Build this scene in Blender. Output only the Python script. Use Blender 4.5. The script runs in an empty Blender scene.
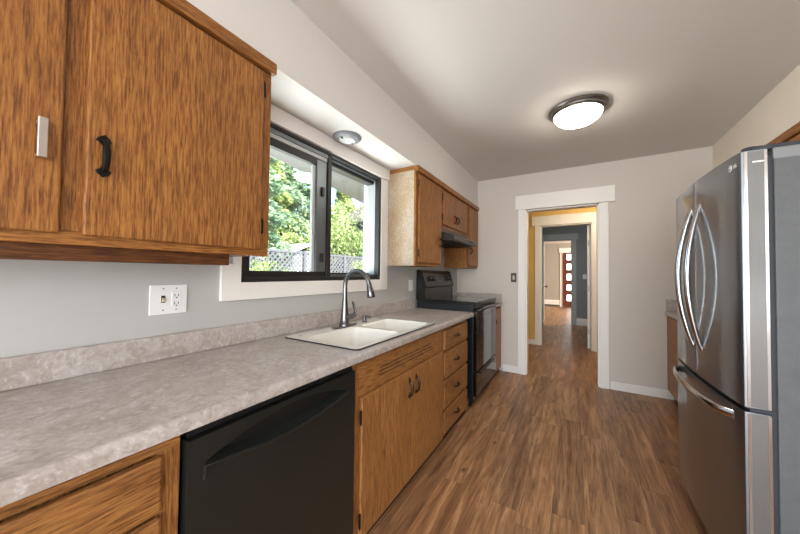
import bpy, bmesh, math, random
from mathutils import Vector, Matrix
S = bpy.context.scene
COL = S.collection
PI = math.pi
rnd = random.Random(7)

# ------------------------------------------------------------------ camera, world, sun, area lights, exposure
F_PX, YAW, PITCH, ROLL, CX, CZ = 295.5422, 0.5342, 0.0226, 0.0106, 1.4777, 1.2777
cam = bpy.data.cameras.new('camera')
cam.sensor_fit = 'HORIZONTAL'; cam.sensor_width = 36.0
cam.lens = F_PX / 800.0 * 36.0
cam.clip_start = 0.02; cam.clip_end = 300
co = bpy.data.objects.new('camera', cam); COL.objects.link(co)
_f = Vector((-math.sin(YAW) * math.cos(PITCH), math.cos(YAW) * math.cos(PITCH), math.sin(PITCH)))
_r0 = Vector((math.cos(YAW), math.sin(YAW), 0)); _u0 = _r0.cross(_f)
_r = _r0 * math.cos(ROLL) + _u0 * math.sin(ROLL)
_u = -_r0 * math.sin(ROLL) + _u0 * math.cos(ROLL)
M = Matrix(((_r.x, _u.x, -_f.x, CX), (_r.y, _u.y, -_f.y, 0), (_r.z, _u.z, -_f.z, CZ), (0, 0, 0, 1)))
co.matrix_world = M
S.camera = co

w = bpy.data.worlds.new('sky'); S.world = w; w.use_nodes = True
wn = w.node_tree.nodes; wl = w.node_tree.links
sky = wn.new('ShaderNodeTexSky'); sky.sky_type = 'NISHITA'; sky.sun_disc = False
sky.sun_elevation = math.radians(52); sky.sun_rotation = math.radians(100); sky.air_density = 1.0; sky.dust_density = 1.2
wn['Background'].inputs['Strength'].default_value = 0.36
wl.new(sky.outputs[0], wn['Background'].inputs['Color'])

def lamp(name, kind, loc, rot, energy, color=(1, 1, 1), **kw):
    l = bpy.data.lights.new(name, kind); l.energy = energy; l.color = color
    for k, v in kw.items(): setattr(l, k, v)
    o = bpy.data.objects.new(name, l); o.location = loc; o.rotation_euler = rot; COL.objects.link(o); return o
# sun over the house from the right
lamp('sun', 'SUN', (6, 0, 9), (0, math.radians(40), math.radians(-14)), 11.0, (1, .95, .86), angle=.01)
# added daylight fill in the open back wall, behind the camera
lamp('rear_daylight_fill', 'AREA', (1.45, -3.05, 1.25), (math.radians(90), 0, 0), 74, (.90, .95, 1), shape='RECTANGLE', size=2.5, size_y=2.1)
# added area light below the sill outside, standing in for bounced daylight
lamp('window_bounce_fill', 'AREA', (-.75, 1.5, .72), (0, math.radians(-118), 0), 62, (.95, .98, 1), shape='RECTANGLE', size=1.1, size_y=2.2)
# unseen fill light behind the camera, by the solid right wall
lamp('dining_side_fill', 'AREA', (2.93, -1.6, 1.5), (0, math.radians(90), 0), 22, (.95, .97, 1), shape='RECTANGLE', size=1.3, size_y=1.5)
# unseen lights of the rooms beyond the doorway
lamp('hall_lamp', 'POINT', (1.9, 5.1, 2.4), (0, 0, 0), 13, (1, .86, .62), shadow_soft_size=.12)
lamp('passage_side_light', 'AREA', (2.55, 7.4, 1.6), (0, math.radians(90), 0), 5, (.9, .95, 1), shape='RECTANGLE', size=1.2, size_y=1.0)  # unseen area light in front of the passage's closed right wall
lamp('entry_window_daylight', 'AREA', (4.3, 11.6, 1.5), (0, math.radians(90), 0), 150, (1, .9, .76), shape='RECTANGLE', size=1.9, size_y=2.6)
S.view_settings.view_transform = 'Standard'; S.view_settings.look = 'None'
S.view_settings.gamma = 1.0; S.view_settings.use_curve_mapping = False
S.view_settings.exposure = 1.05

# ------------------------------------------------------------------ materials
def lin(c):
    out = []
    for v in c[:3]:
        v /= 255.0
        out.append(v / 12.92 if v <= .04045 else ((v + .055) / 1.055) ** 2.4)
    return (*out, 1.0)
class NT:
    def __init__(s, name):
        s.m = bpy.data.materials.new(name); s.m.use_nodes = True
        s.n = s.m.node_tree.nodes; s.l = s.m.node_tree.links; s.b = s.n['Principled BSDF']; s.out = s.n['Material Output']
    def new(s, t, **kw):
        x = s.n.new(t)
        for k, v in kw.items(): setattr(x, k, v)
        return x
    def link(s, a, b): s.l.new(a, b)
    def ramp(s, fac, stops):
        r = s.new('ShaderNodeValToRGB'); e = r.color_ramp.elements
        while len(e) < len(stops): e.new(.5)
        for i, (p, c) in enumerate(stops): e[i].position = p; e[i].color = c
        s.link(fac, r.inputs[0]); return r.outputs[0]
    def coords(s, scale=(1, 1, 1), rand=True):
        tc = s.new('ShaderNodeTexCoord'); mp = s.new('ShaderNodeMapping'); mp.inputs['Scale'].default_value = scale
        if rand:
            oi = s.new('ShaderNodeObjectInfo'); mu = s.new('ShaderNodeMath', operation='MULTIPLY'); mu.inputs[1].default_value = 37.0
            s.link(oi.outputs['Random'], mu.inputs[0]); ad = s.new('ShaderNodeVectorMath', operation='ADD')
            s.link(tc.outputs['Object'], ad.inputs[0]); s.link(mu.outputs[0], ad.inputs[1]); s.link(ad.outputs[0], mp.inputs[0])
        else: s.link(tc.outputs['Object'], mp.inputs[0])
        return mp.outputs[0]
    def noise(s, vec, scale, detail=4, rough=.55, dist=0):
        n = s.new('ShaderNodeTexNoise'); n.inputs['Scale'].default_value = scale; n.inputs['Detail'].default_value = detail
        n.inputs['Roughness'].default_value = rough; n.inputs['Distortion'].default_value = dist
        s.link(vec, n.inputs['Vector']); return n.outputs['Fac']
    def mix(s, fac, a, b, mode='MIX'):
        m = s.new('ShaderNodeMix', data_type='RGBA', blend_type=mode)
        for k, v in ((0, fac), (6, a), (7, b)):
            if hasattr(v, 'is_linked') or hasattr(v, 'links'): s.link(v, m.inputs[k])
            else: m.inputs[k].default_value = v
        return m.outputs[2]
    def bump(s, h, strength, dist=.002):
        b = s.new('ShaderNodeBump'); b.inputs['Strength'].default_value = strength; b.inputs['Distance'].default_value = dist
        s.link(h, b.inputs['Height']); s.link(b.outputs[0], s.b.inputs['Normal'])
    def set(s, **kw):
        for k, v in kw.items():
            i = s.b.inputs[k]
            if hasattr(v, 'links'): s.link(v, i)
            else: i.default_value = v
        return s.m

def plain(name, c, rough=.5, metal=0, bump=0, bscale=60, spec=.5, var=0):
    t = NT(name); v = t.coords(rand=False)
    if var:
        n = t.noise(v, bscale * .15, 3)
        base = t.mix(n, lin([x * (1 - var) for x in c]), lin([min(255, x * (1 + var)) for x in c]))
    else: base = lin(c)
    if bump: t.bump(t.noise(v, bscale, 3), bump)
    return t.set(**{'Base Color': base, 'Roughness': rough, 'Metallic': metal, 'Specular IOR Level': spec})

def wood(name, axis, light=(176, 122, 63), mid=(145, 93, 45), dark=(99, 59, 28), rough=.42):
    t = NT(name)
    def sc(a, b): return tuple(b if 'xyz'[i] == axis else a for i in range(3))
    broad = t.noise(t.coords(sc(1, .25)), 6, 3, .5, .4)
    streak = t.noise(t.coords(sc(1, .06)), 210, 4, .66, .15)
    pore = t.noise(t.coords(sc(1, .07)), 330, 2, .6)
    c1 = t.ramp(streak, [(.36, lin(dark)), (.48, lin(mid)), (.64, lin(light))])
    c2 = t.mix(t.ramp(broad, [(.3, (.30, .30, .30, 1)), (.62, (.0, .0, .0, 1))]), c1, lin(dark))
    c3 = t.mix(t.ramp(pore, [(.30, (.55, .55, .55, 1)), (.42, (0, 0, 0, 1))]), c2, lin([x * .62 for x in dark]))
    t.bump(pore, .12, .001)
    return t.set(**{'Base Color': c3, 'Roughness': rough, 'Specular IOR Level': .35})
WV = wood('oak_upright', 'z'); WH = wood('oak_along', 'y'); WX = wood('oak_crossways', 'x')
WV2 = wood('oak_base_upright', 'z', (184, 132, 76), (154, 104, 56), (112, 71, 37))
WH2 = wood('oak_base_along', 'y', (178, 126, 70), (148, 100, 54), (94, 58, 30))
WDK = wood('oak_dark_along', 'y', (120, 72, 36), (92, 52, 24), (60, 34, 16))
WRED = wood('door_wood', 'z', (120, 66, 46), (98, 50, 36), (70, 36, 26))
# bleached end panel of the far upper cabinet, window glare mixed into its paleness
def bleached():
    t = NT('bleached_glare_oak')
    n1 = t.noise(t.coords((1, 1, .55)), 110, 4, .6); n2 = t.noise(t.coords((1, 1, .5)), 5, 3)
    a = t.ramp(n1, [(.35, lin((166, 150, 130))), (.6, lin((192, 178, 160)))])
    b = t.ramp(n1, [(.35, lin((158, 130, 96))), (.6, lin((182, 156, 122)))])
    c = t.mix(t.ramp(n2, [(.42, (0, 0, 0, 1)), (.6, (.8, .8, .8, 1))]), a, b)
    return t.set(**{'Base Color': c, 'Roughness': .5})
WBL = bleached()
def floor_mat():
    t = NT('vinyl_plank'); tc = t.new('ShaderNodeTexCoord'); sp = t.new('ShaderNodeSeparateXYZ'); t.link(tc.outputs['Object'], sp.inputs[0])
    def math_(op, a, b=None):
        m = t.new('ShaderNodeMath', operation=op)
        for i, v in enumerate((a, b)):
            if v is None: continue
            if hasattr(v, 'links'): t.link(v, m.inputs[i])
            else: m.inputs[i].default_value = v
        return m.outputs[0]
    W, L = .152, 1.22
    xr = math_('DIVIDE', sp.outputs[0], W); row = math_('FLOOR', xr)
    wn1 = t.new('ShaderNodeTexWhiteNoise', noise_dimensions='1D'); t.link(row, wn1.inputs['W'])
    yy = math_('ADD', math_('DIVIDE', sp.outputs[1], L), wn1.outputs['Value']); colm = math_('FLOOR', yy)
    pid = math_('ADD', math_('MULTIPLY', row, 17.13), math_('MULTIPLY', colm, 5.71))
    wn2 = t.new('ShaderNodeTexWhiteNoise', noise_dimensions='1D'); t.link(pid, wn2.inputs['W'])
    off = t.new('ShaderNodeCombineXYZ'); 
    t.link(math_('MULTIPLY', wn2.outputs['Value'], 50.0), off.inputs[0]); t.link(math_('MULTIPLY', wn2.outputs['Value'], 31.0), off.inputs[1])
    ad = t.new('ShaderNodeVectorMath', operation='ADD'); t.link(tc.outputs['Object'], ad.inputs[0]); t.link(off.outputs[0], ad.inputs[1])
    def mp(sc):
        m = t.new('ShaderNodeMapping'); m.inputs['Scale'].default_value = sc; t.link(ad.outputs[0], m.inputs[0]); return m.outputs[0]
    g1 = t.noise(mp((1, .075, 1)), 20, 5, .62, .6); g2 = t.noise(mp((1, .05, 1)), 110, 4, .65, .2); g3 = t.noise(mp((1, .35, 1)), 5, 3, .5, 1.0)
    c = t.ramp(g1, [(.30, lin((113, 78, 52))), (.5, lin((157, 116, 80))), (.70, lin((194, 152, 110)))])
    c = t.mix(t.ramp(g2, [(.34, (.6, .6, .6, 1)), (.52, (0, 0, 0, 1))]), c, lin((88, 62, 44)))
    c = t.mix(t.ramp(g3, [(.25, (.5, .5, .5, 1)), (.45, (0, 0, 0, 1))]), c, lin((100, 66, 44)))
    tone = t.ramp(wn2.outputs['Value'], [(0, (.82, .80, .80, 1)), (.5, (1, .98, .96, 1)), (1, (1.14, 1.1, 1.06, 1))])
    c = t.mix(1.0, c, tone, 'MULTIPLY')
    # knots
    vo = t.new('ShaderNodeTexVoronoi'); vo.inputs['Scale'].default_value = 3.2; t.link(mp((1.6, .8, 1)), vo.inputs['Vector'])
    c = t.mix(t.ramp(vo.outputs['Distance'], [(.03, (.85, .85, .85, 1)), (.10, (0, 0, 0, 1))]), c, lin((70, 44, 28)))
    # joints
    fx = math_('ABSOLUTE', math_('SUBTRACT', math_('FRACT', xr), .5)); fy = math_('ABSOLUTE', math_('SUBTRACT', math_('FRACT', yy), .5))
    jx = math_('GREATER_THAN', fx, .5 - .0016 / W); jy = math_('GREATER_THAN', fy, .5 - .0016 / L)
    j = math_('MULTIPLY', math_('MAXIMUM', jx, jy), .32)
    c = t.mix(j, c, lin((60, 38, 24)))
    t.bump(g2, .08, .001)
    return t.set(**{'Base Color': c, 'Roughness': .38, 'Specular IOR Level': .45})
FLOOR = floor_mat()
def laminate():
    t = NT('mottled_laminate'); v = t.coords(rand=False)
    n1 = t.noise(v, 7, 6, .62, 1.2); n2 = t.noise(v, 26, 6, .7, 1.6); n3 = t.noise(v, 55, 4, .6, .5)
    c = t.ramp(n1, [(.32, lin((164, 153, 145))), (.5, lin((178, 169, 163))), (.68, lin((190, 184, 181)))])
    c = t.mix(t.ramp(n2, [(.36, (.75, .75, .75, 1)), (.50, (0, 0, 0, 1))]), c, lin((152, 141, 132)))
    c = t.mix(t.ramp(n2, [(.56, (0, 0, 0, 1)), (.66, (.75, .75, .75, 1))]), c, lin((206, 202, 201)))
    c = t.mix(t.ramp(n3, [(.56, (0, 0, 0, 1)), (.70, (.5, .5, .5, 1))]), c, lin((212, 208, 208)))
    return t.set(**{'Base Color': c, 'Roughness': .36, 'Specular IOR Level': .4})
LAM = laminate()
def steel(name, c, rough=.24, brush=(1, 1, .02), coat=0):
    t = NT(name); n = t.noise(t.coords(brush, False), 400, 3, .6); n2 = t.noise(t.coords((1, 1, .6), False), 3, 2)
    base = t.mix(n, lin([x * .93 for x in c]), lin(c))
    r = t.ramp(n2, [(.3, (rough * .85,) * 3 + (1,)), (.7, (rough * 1.2,) * 3 + (1,))])
    if coat: t.set(**{'Coat Weight': coat, 'Coat Roughness': .07})
    return t.set(**{'Base Color': base, 'Metallic': 1.0, 'Roughness': r})
STEEL = steel('brushed_steel', (138, 143, 150), .36, coat=.7); STEEL_L = steel('door_edge_steel', (128, 127, 126), .5)
CHROME = steel('bright_steel', (205, 205, 206), .16); NICKEL = steel('brushed_nickel', (150, 146, 142), .3); FAUC = steel('faucet_steel', (124, 124, 126), .27)
SATIN = steel('satin_nickel', (215, 205, 200), .35)
WALL = plain('greige_paint', (209, 202, 194), .7, bump=.05, bscale=220)
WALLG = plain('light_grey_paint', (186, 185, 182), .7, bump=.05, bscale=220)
CEIL = plain('ceiling_paint', (215, 210, 204), .8, bump=.08, bscale=160)
SOFF = plain('soffit_paint', (216, 212, 207), .7)
SOFF_LIT = plain('brightened_soffit_paint', (232, 222, 212), .7)  # soffit paint lightened; the light missing on the right is in its colour
TRIM = plain('white_trim', (238, 235, 230), .4)
YEL = plain('yellow_paint', (222, 186, 104), .6); BLUEG = plain('slate_grey_paint', (132, 138, 139), .6)
BEIGE = plain('entry_wall_paint', (166, 160, 150), .7)
BLACKF = plain('black_window_frame', (34, 33, 32), .4); GREYF = plain('grey_aluminium', (118, 124, 128), .35, metal=.6)
BEAD = plain('white_bead', (200, 204, 206), .4); LINER = plain('grey_liner', (176, 179, 182), .5)
BLK = plain('black_enamel', (15, 16, 16), .28, spec=.5); BLKG = plain('black_glass', (8, 9, 10), .06, spec=.6)
BLKM = plain('black_matte', (7, 7, 7), .6); DWM = plain('dishwasher_black', (30, 32, 30), .33, spec=.45)
RANGE_SIDE = plain('range_side_enamel', (17, 24, 30), .3)
HOODM = plain('hood_dark_enamel', (44, 41, 38), .3, spec=.5)
IRON = plain('black_iron', (34, 30, 27), .4, metal=.7); BRONZE = plain('dark_bronze', (74, 56, 44), .35, metal=.9)
SINKM = plain('white_porcelain', (236, 234, 226), .16, spec=.5); RIMM = plain('dark_sink_seal', (60, 60, 64), .4, metal=.4)
PLATE = plain('white_plastic', (238, 238, 238), .35); BROWNP = plain('brown_plastic', (58, 42, 32), .35); BEIGEP = plain('beige_plastic', (196, 182, 150), .4)
SLOT = plain('dark_slot', (40, 36, 34), .6)
CASE = plain('grey_textured_case', (92, 95, 98), .5, bump=.6, bscale=180, var=.08)
CAP = plain('grey_cap', (128, 131, 134), .4); GASK = plain('dark_gasket', (46, 50, 56), .6)
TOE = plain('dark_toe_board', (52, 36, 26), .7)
LOGO = plain('pale_print', (226, 226, 226), .3)
def emis(name, c, s):
    t = NT(name); return t.set(**{'Base Color': lin(c), 'Emission Color': lin(c), 'Emission Strength': s, 'Roughness': .3})
DOME = emis('lit_glass_dome', (255, 248, 234), 17.0)
LENS = plain('frosted_lens', (222, 226, 226), .3)
def glass(name, tint=(1, 1, 1, 1)):
    t = NT(name); t.n.remove(t.b)
    tr = t.new('ShaderNodeBsdfTransparent'); tr.inputs[0].default_value = tint
    gl = t.new('ShaderNodeBsdfGlossy'); gl.inputs['Roughness'].default_value = .01
    fr = t.new('ShaderNodeFresnel'); ge = t.new('ShaderNodeNewGeometry'); mr = t.new('ShaderNodeMapRange')   # same reflectance at both faces of the pane
    mr.inputs['To Min'].default_value = 1.5; mr.inputs['To Max'].default_value = 1 / 1.5
    t.link(ge.outputs['Backfacing'], mr.inputs['Value']); t.link(mr.outputs[0], fr.inputs[0])
    mx = t.new('ShaderNodeMixShader'); t.link(fr.outputs[0], mx.inputs[0]); t.link(tr.outputs[0], mx.inputs[1]); t.link(gl.outputs[0], mx.inputs[2])
    t.link(mx.outputs[0], t.out.inputs[0]); return t.m
GLASS = glass('window_glass', (.95, .98, .97, 1))
def frost():
    t = NT('frosted_lite'); t.n.remove(t.b)
    tl = t.new('ShaderNodeBsdfTranslucent'); tr = t.new('ShaderNodeBsdfTransparent'); mx = t.new('ShaderNodeMixShader'); mx.inputs[0].default_value = .5
    t.link(tl.outputs[0], mx.inputs[1]); t.link(tr.outputs[0], mx.inputs[2]); t.link(mx.outputs[0], t.out.inputs[0]); return t.m
FROST = frost()
def leaf(name, a, b):
    t = NT(name); t.n.remove(t.b); v = t.coords(rand=True)
    c = t.mix(t.ramp(t.noise(v, 1.6, 4), [(.35, (0, 0, 0, 1)), (.65, (1, 1, 1, 1))]), lin(a), lin(b))
    d = t.new('ShaderNodeBsdfDiffuse'); tl = t.new('ShaderNodeBsdfTranslucent'); mx = t.new('ShaderNodeMixShader'); mx.inputs[0].default_value = .35
    t.link(c, d.inputs[0]); t.link(c, tl.inputs[0]); t.link(d.outputs[0], mx.inputs[1]); t.link(tl.outputs[0], mx.inputs[2])
    t.link(mx.outputs[0], t.out.inputs[0]); return t.m
PINE = leaf('pine_needles', (112, 138, 114), (172, 192, 160)); LEAF = leaf('sunlit_leaves', (124, 146, 92), (192, 202, 142))
BARK = plain('bark', (98, 80, 66), .9, bump=.5, bscale=20, var=.2)
LATT = plain('weathered_lattice', (92, 91, 99), .8, var=.1); SHEDR = plain('pale_roof', (226, 220, 196), .8)
GROUND = plain('yard_ground', (186, 180, 146), .95, bscale=12, var=.3); SIDING = plain('pale_siding', (214, 214, 212), .7); ROOFM = plain('dark_roof_edge', (84, 78, 76), .8)
EAVE = plain('eave_paint', (136, 136, 138), .7)

# ------------------------------------------------------------------ mesh helpers
def BM(): return bmesh.new()
def box(bm, x0, x1, y0, y1, z0, z1, bev=0, seg=2):
    v = [bm.verts.new(p) for p in ((x0, y0, z0), (x1, y0, z0), (x1, y1, z0), (x0, y1, z0), (x0, y0, z1), (x1, y0, z1), (x1, y1, z1), (x0, y1, z1))]
    f = [bm.faces.new([v[i] for i in q]) for q in ((0, 3, 2, 1), (4, 5, 6, 7), (0, 1, 5, 4), (1, 2, 6, 5), (2, 3, 7, 6), (3, 0, 4, 7))]
    if bev:
        es = list({e for q in f for e in q.edges})
        bmesh.ops.bevel(bm, geom=es, offset=bev, segments=seg, profile=.5, affect='EDGES')
    return bm
def prism(bm, pts, axis, a, b):
    """extrude the polygon pts along axis from a to b (pts in the other two axes, in xyz order)"""
    def P(p, t):
        q = list(p); q.insert('xyz'.index(axis), t); return q
    n = len(pts)
    A = [bm.verts.new(P(p, a)) for p in pts]; B = [bm.verts.new(P(p, b)) for p in pts]
    fs = [bm.faces.new(A), bm.faces.new(B[::-1])]
    for i in range(n): fs.append(bm.faces.new((A[i], B[i], B[(i + 1) % n], A[(i + 1) % n])))
    bmesh.ops.recalc_face_normals(bm, faces=fs); return bm
def lathe(bm, prof, c, axis='z', n=40, s=1):
    """prof: (radius, offset along axis)"""
    rings = []
    for r, h in prof:
        ring = []
        for k in range(n):
            a = 2 * PI * k / n; p = [r * math.cos(a), r * math.sin(a)]; p.insert('xyz'.index(axis), h * s)
            ring.append(bm.verts.new((c[0] + p[0], c[1] + p[1], c[2] + p[2])))
        rings.append(ring)
    fs = []
    for A, B in zip(rings, rings[1:]):
        for k in range(n): fs.append(bm.faces.new((A[k], A[(k + 1) % n], B[(k + 1) % n], B[k])))
    fs.append(bm.faces.new(rings[0])); fs.append(bm.faces.new(rings[-1]))
    bmesh.ops.recalc_face_normals(bm, faces=fs); return bm
def tube(bm, pts, rad, n=12, flat=1.0, up=None):
    """sweep an ellipse along pts; rad number or list; flat squeezes the second axis"""
    pts = [Vector(p) for p in pts]; rs = rad if isinstance(rad, (list, tuple)) else [rad] * len(pts)
    rings = []; prev = None
    for i, p in enumerate(pts):
        t = (pts[min(i + 1, len(pts) - 1)] - pts[max(i - 1, 0)]).normalized()
        if prev is None: ref = Vector(up) if up else (Vector((0, 0, 1)) if abs(t.z) < .9 else Vector((1, 0, 0)))
        else: ref = prev
        a = (ref - t * ref.dot(t)).normalized(); b = t.cross(a); prev = a
        rings.append([bm.verts.new(p + a * rs[i] * math.cos(2 * PI * k / n) + b * rs[i] * flat * math.sin(2 * PI * k / n)) for k in range(n)])
    fs = []
    for A, B in zip(rings, rings[1:]):
        for k in range(n): fs.append(bm.faces.new((A[k], A[(k + 1) % n], B[(k + 1) % n], B[k])))
    fs.append(bm.faces.new(rings[0][::-1])); fs.append(bm.faces.new(rings[-1]))
    bmesh.ops.recalc_face_normals(bm, faces=fs); return bm
def arc(p0, p1, p2, n=10):
    p0, p1, p2 = Vector(p0), Vector(p1), Vector(p2)
    return [(1 - t) ** 2 * p0 + 2 * t * (1 - t) * p1 + t * t * p2 for t in (i / n for i in range(n + 1))]

def obj(name, bm, mat, parent=None, smooth=False, loc=None):
    """mesh given in world coordinates; its origin is the thing's"""
    L = Vector(parent['_loc']) if parent is not None else Vector(loc or (0, 0, 0))
    bmesh.ops.translate(bm, verts=bm.verts, vec=-L)
    me = bpy.data.meshes.new(name); bm.to_mesh(me); bm.free(); me.materials.append(mat)
    if smooth:
        for p in me.polygons: p.use_smooth = True
        try: me.set_sharp_from_angle(angle=math.radians(40))
        except Exception: pass
    o = bpy.data.objects.new(name, me); COL.objects.link(o); o['_loc'] = tuple(L)
    if parent is not None: o.parent = parent
    else: o.location = L
    return o
def tag(o, label, cat, group=None):
    o['label'] = label; o['category'] = cat
    if group: o['group'] = group
    return o
def thing(name, label, cat, loc, group=None):
    o = bpy.data.objects.new(name, None); COL.objects.link(o); o.location = loc; o.empty_display_size = .05; o['_loc'] = tuple(loc)
    return tag(o, label, cat, group)
def struct(name, bm, mat, loc=None, smooth=False):
    o = obj(name, bm, mat, None, smooth, loc); o['kind'] = 'structure'; return o

# ------------------------------------------------------------------ the setting
H, D, W = 2.59, 4.12, 2.97
SOF = 2.216
struct('floor', box(BM(), -1.5, 4.6, -3.3, 13.95, -.12, 0), FLOOR)
struct('ceiling', box(BM(), -1.5, 4.6, -3.3, 13.95, H, H + .12), CEIL)
b = BM()                                         # left wall with the window opening
wy0, wy1, wz0, wz1 = .893, 2.128, 1.235, 2.107
box(b, -.13, 0, -3.2, wy0, 0, H); box(b, -.13, 0, wy1, D + .13, 0, H); box(b, -.13, 0, wy0, wy1, 0, wz0); box(b, -.13, 0, wy0, wy1, wz1, H)
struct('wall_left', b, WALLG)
struct('wall_right', box(BM(), W, W + .13, -3.2, D + .13, 0, H), WALL)
b = BM()
box(b, 0, .93, D, D + .13, 0, H); box(b, 1.722, W, D, D + .13, 0, H); box(b, .93, 1.722, D, D + .13, 2.12, H)
struct('wall_far', b, WALL)
b = BM(); box(b, -.13, .15, -3.33, -3.2, 0, H); box(b, 2.75, W + .13, -3.33, -3.2, 0, H); box(b, .15, 2.75, -3.33, -3.2, 2.35, H)
struct('wall_back', b, WALL)
struct('soffit_left', box(BM(), 0, .3, -3.2, D, SOF, H), SOFF)
struct('soffit_right', box(BM(), 2.67, W, 1.2, D, SOF, H), SOFF_LIT)
# baseboards
def baseb(name, x0, x1, y0, y1, h=.088):
    return struct(name, box(BM(), x0, x1, y0, y1, 0, h, .004), TRIM)
baseb('baseboard_far_left', .645, .84, D - .014, D); baseb('baseboard_far_right', 1.822, 2.36, D - .014, D)
# kitchen doorway casing
def casing(name, y, x0, x1, zt, wd, hx0, hx1, hz1, mat=TRIM, t=.02, depth=.13, th=.032):
    b = BM(); box(b, x0 - wd, x0 + .004, y - t, y, 0, zt, .003); box(b, x1 - .004, x1 + wd, y - t, y, 0, zt, .003)
    box(b, hx0, hx1, y - th, y, zt, hz1, .004)
    box(b, x0, x0 + .018, y, y + depth, 0, zt); box(b, x1 - .018, x1, y, y + depth, 0, zt); box(b, x0, x1, y, y + depth, zt - .018, zt + .001)
    return struct(name, b, mat)
casing('trim_1', D, .93, 1.722, 2.125, .09, .806, 1.876, 2.31)
# rooms beyond
b = BM(); box(b, -.8, .93, 6.0, 6.13, 0, H); box(b, 1.735, 3.2, 6.0, 6.13, 0, H); box(b, .93, 1.735, 6.0, 6.13, 2.19, H)
struct('wall_hall_far', b, YEL)
struct('wall_hall_left', box(BM(), -.93, -.8, D + .13, 6.13, 0, H), YEL); struct('wall_hall_right', box(BM(), 3.2, 3.33, D + .13, 6.13, 0, H), YEL)
b = BM(); box(b, -.93, -.13, D + .03, D + .13, 0, H); box(b, W + .13, 3.33, D + .03, D + .13, 0, H); struct('wall_hall_near', b, YEL)
casing('trim_2', 6.0, .936, 1.735, 2.19, .095, .79, 1.872, 2.362)
baseb('baseboard_hall', -.8, .84, 5.986, 6.0)
b = BM(); box(b, -.6, .74, 8.9, 9.0, 0, H); box(b, 1.412, 2.7, 8.9, 9.0, 0, H); box(b, .74, 1.412, 8.9, 9.0, 2.2, H)
struct('wall_passage_far', b, BLUEG)
struct('wall_passage_left', box(BM(), -.7, -.6, 6.13, 9.0, 0, H), BLUEG); struct('wall_passage_right', box(BM(), 2.6, 2.7, 6.13, 9.0, 0, H), BLUEG)
GTRIM = plain('grey_white_trim', (170, 174, 174), .5)
casing('trim_3', 8.9, .74, 1.412, 2.215, .10, .655, 1.552, 2.375, mat=GTRIM)
baseb('baseboard_passage', 1.512, 2.6, 8.885, 8.9, .18)
struct('wall_entry_far', box(BM(), -1.5, 4.6, 13.8, 13.95, 0, H), BEIGE)
struct('wall_entry_left', box(BM(), -1.5, -1.37, 9.0, 13.8, 0, H), BEIGE); struct('wall_entry_right', box(BM(), 4.47, 4.6, 9.0, 13.8, 0, H), BEIGE)
b = BM(); box(b, -1.5, -.6, 8.9, 9.0, 0, H); box(b, 2.7, 4.6, 8.9, 9.0, 0, H); struct('wall_entry_near', b, BEIGE)

# white door standing open beyond the hall
def pt_line(x, y, x2, y2, th):                     # slab corners in plan
    d = Vector((x2 - x, y2 - y)).normalized(); n = Vector((-d.y, d.x)) * th
    return [(x, y), (x2, y2), (x2 + n.x, y2 + n.y), (x + n.x, y + n.y)]
dr = struct('door_1', prism(BM(), pt_line(1.709, 6.135, 1.745, 6.90, .042), 'z', .012, 2.165), TRIM)
for z in (.3, 1.05, 1.85):
    obj('hinge', box(BM(), 1.682, 1.692, 6.126, 6.136, z - .05, z + .05), NICKEL, dr)
b = BM(); tube(b, [(1.70, 6.83, 1.03), (1.645, 6.83, 1.03), (1.64, 6.80, 1.03), (1.64, 6.72, 1.03)], .009, 8); obj('door_handle', b, NICKEL, dr)
dr2 = struct('door_2', prism(BM(), pt_line(.80, 8.30, .757, 8.88, .040), 'z', .012, 2.17), GTRIM)
b = BM(); lathe(b, [(.012, 0), (.012, .04), (.028, .045), (.028, .07), (.012, .08)], (.80, 8.36, .99), 'x', 12); obj('door_knob', b, NICKEL, dr2)
# entry door with five lites
b = BM(); dx0, dx1 = 1.066, 1.96
lites = [(1.90, 2.14), (1.50, 1.75), (1.09, 1.34), (.67, .91), (.25, .50)]
box(b, dx0, 1.2, 13.74, 13.79, .03, 2.19); box(b, 1.52, dx1, 13.74, 13.79, .03, 2.19)
zs = [2.19] + [v for l in lites for v in (l[1], l[0])] + [.03]
for a in range(0, len(zs), 2): box(b, 1.2, 1.52, 13.74, 13.79, zs[a + 1], zs[a])
dr3 = struct('door_3', b, WRED)
LITE = emis('glowing_lite', (240, 246, 255), 1.8)  # panes glow in place of the daylight behind them
for z0, z1 in lites: obj('lite', box(BM(), 1.2, 1.52, 13.76, 13.775, z0, z1), LITE, dr3)
b = BM(); box(b, .955, 1.063, 13.775, 13.8, 0, 2.2, .004); box(b, 1.963, 2.07, 13.775, 13.8, 0, 2.2, .004); box(b, .92, 2.1, 13.765, 13.8, 2.2, 2.40, .004)
struct('trim_4', b, TRIM)

# window in the left wall
b = BM()
box(b, 0, .02, .786, .883, 1.135, 1.318, .002); box(b, 0, .02, .848, .883, 1.318, wz1 + .01); box(b, 0, .02, 2.138, 2.242, 1.135, 2.116, .002)
box(b, 0, .02, .883, 2.138, 1.135, 1.225, .002); box(b, 0, .034, .848, 2.242, 2.117, 2.214, .003)
struct('trim_5', b, TRIM)
b = BM()                                          # black outer frame
for a in ((.883, 2.138, 1.225, 1.252), (.883, 2.138, 2.098, 2.117), (.883, .905, 1.252, 2.098), (2.108, 2.138, 1.252, 2.098)):
    box(b, -.032, .012, *a, .002)
win = struct('window_1', b, BLACKF)
obj('track', box(BM(), -.125, -.02, .905, 2.108, 1.236, 1.268), GREYF, win)
obj('jamb_liner', box(BM(), -.125, -.033, 2.109, 2.127, 1.24, 2.10), LINER, win)
b = BM(); box(b, -.02, .002, .905, 1.53, 2.072, 2.098); box(b, -.125, -.02, .905, 2.108, 2.085, 2.105); obj('head_track', b, GREYF, win)
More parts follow.
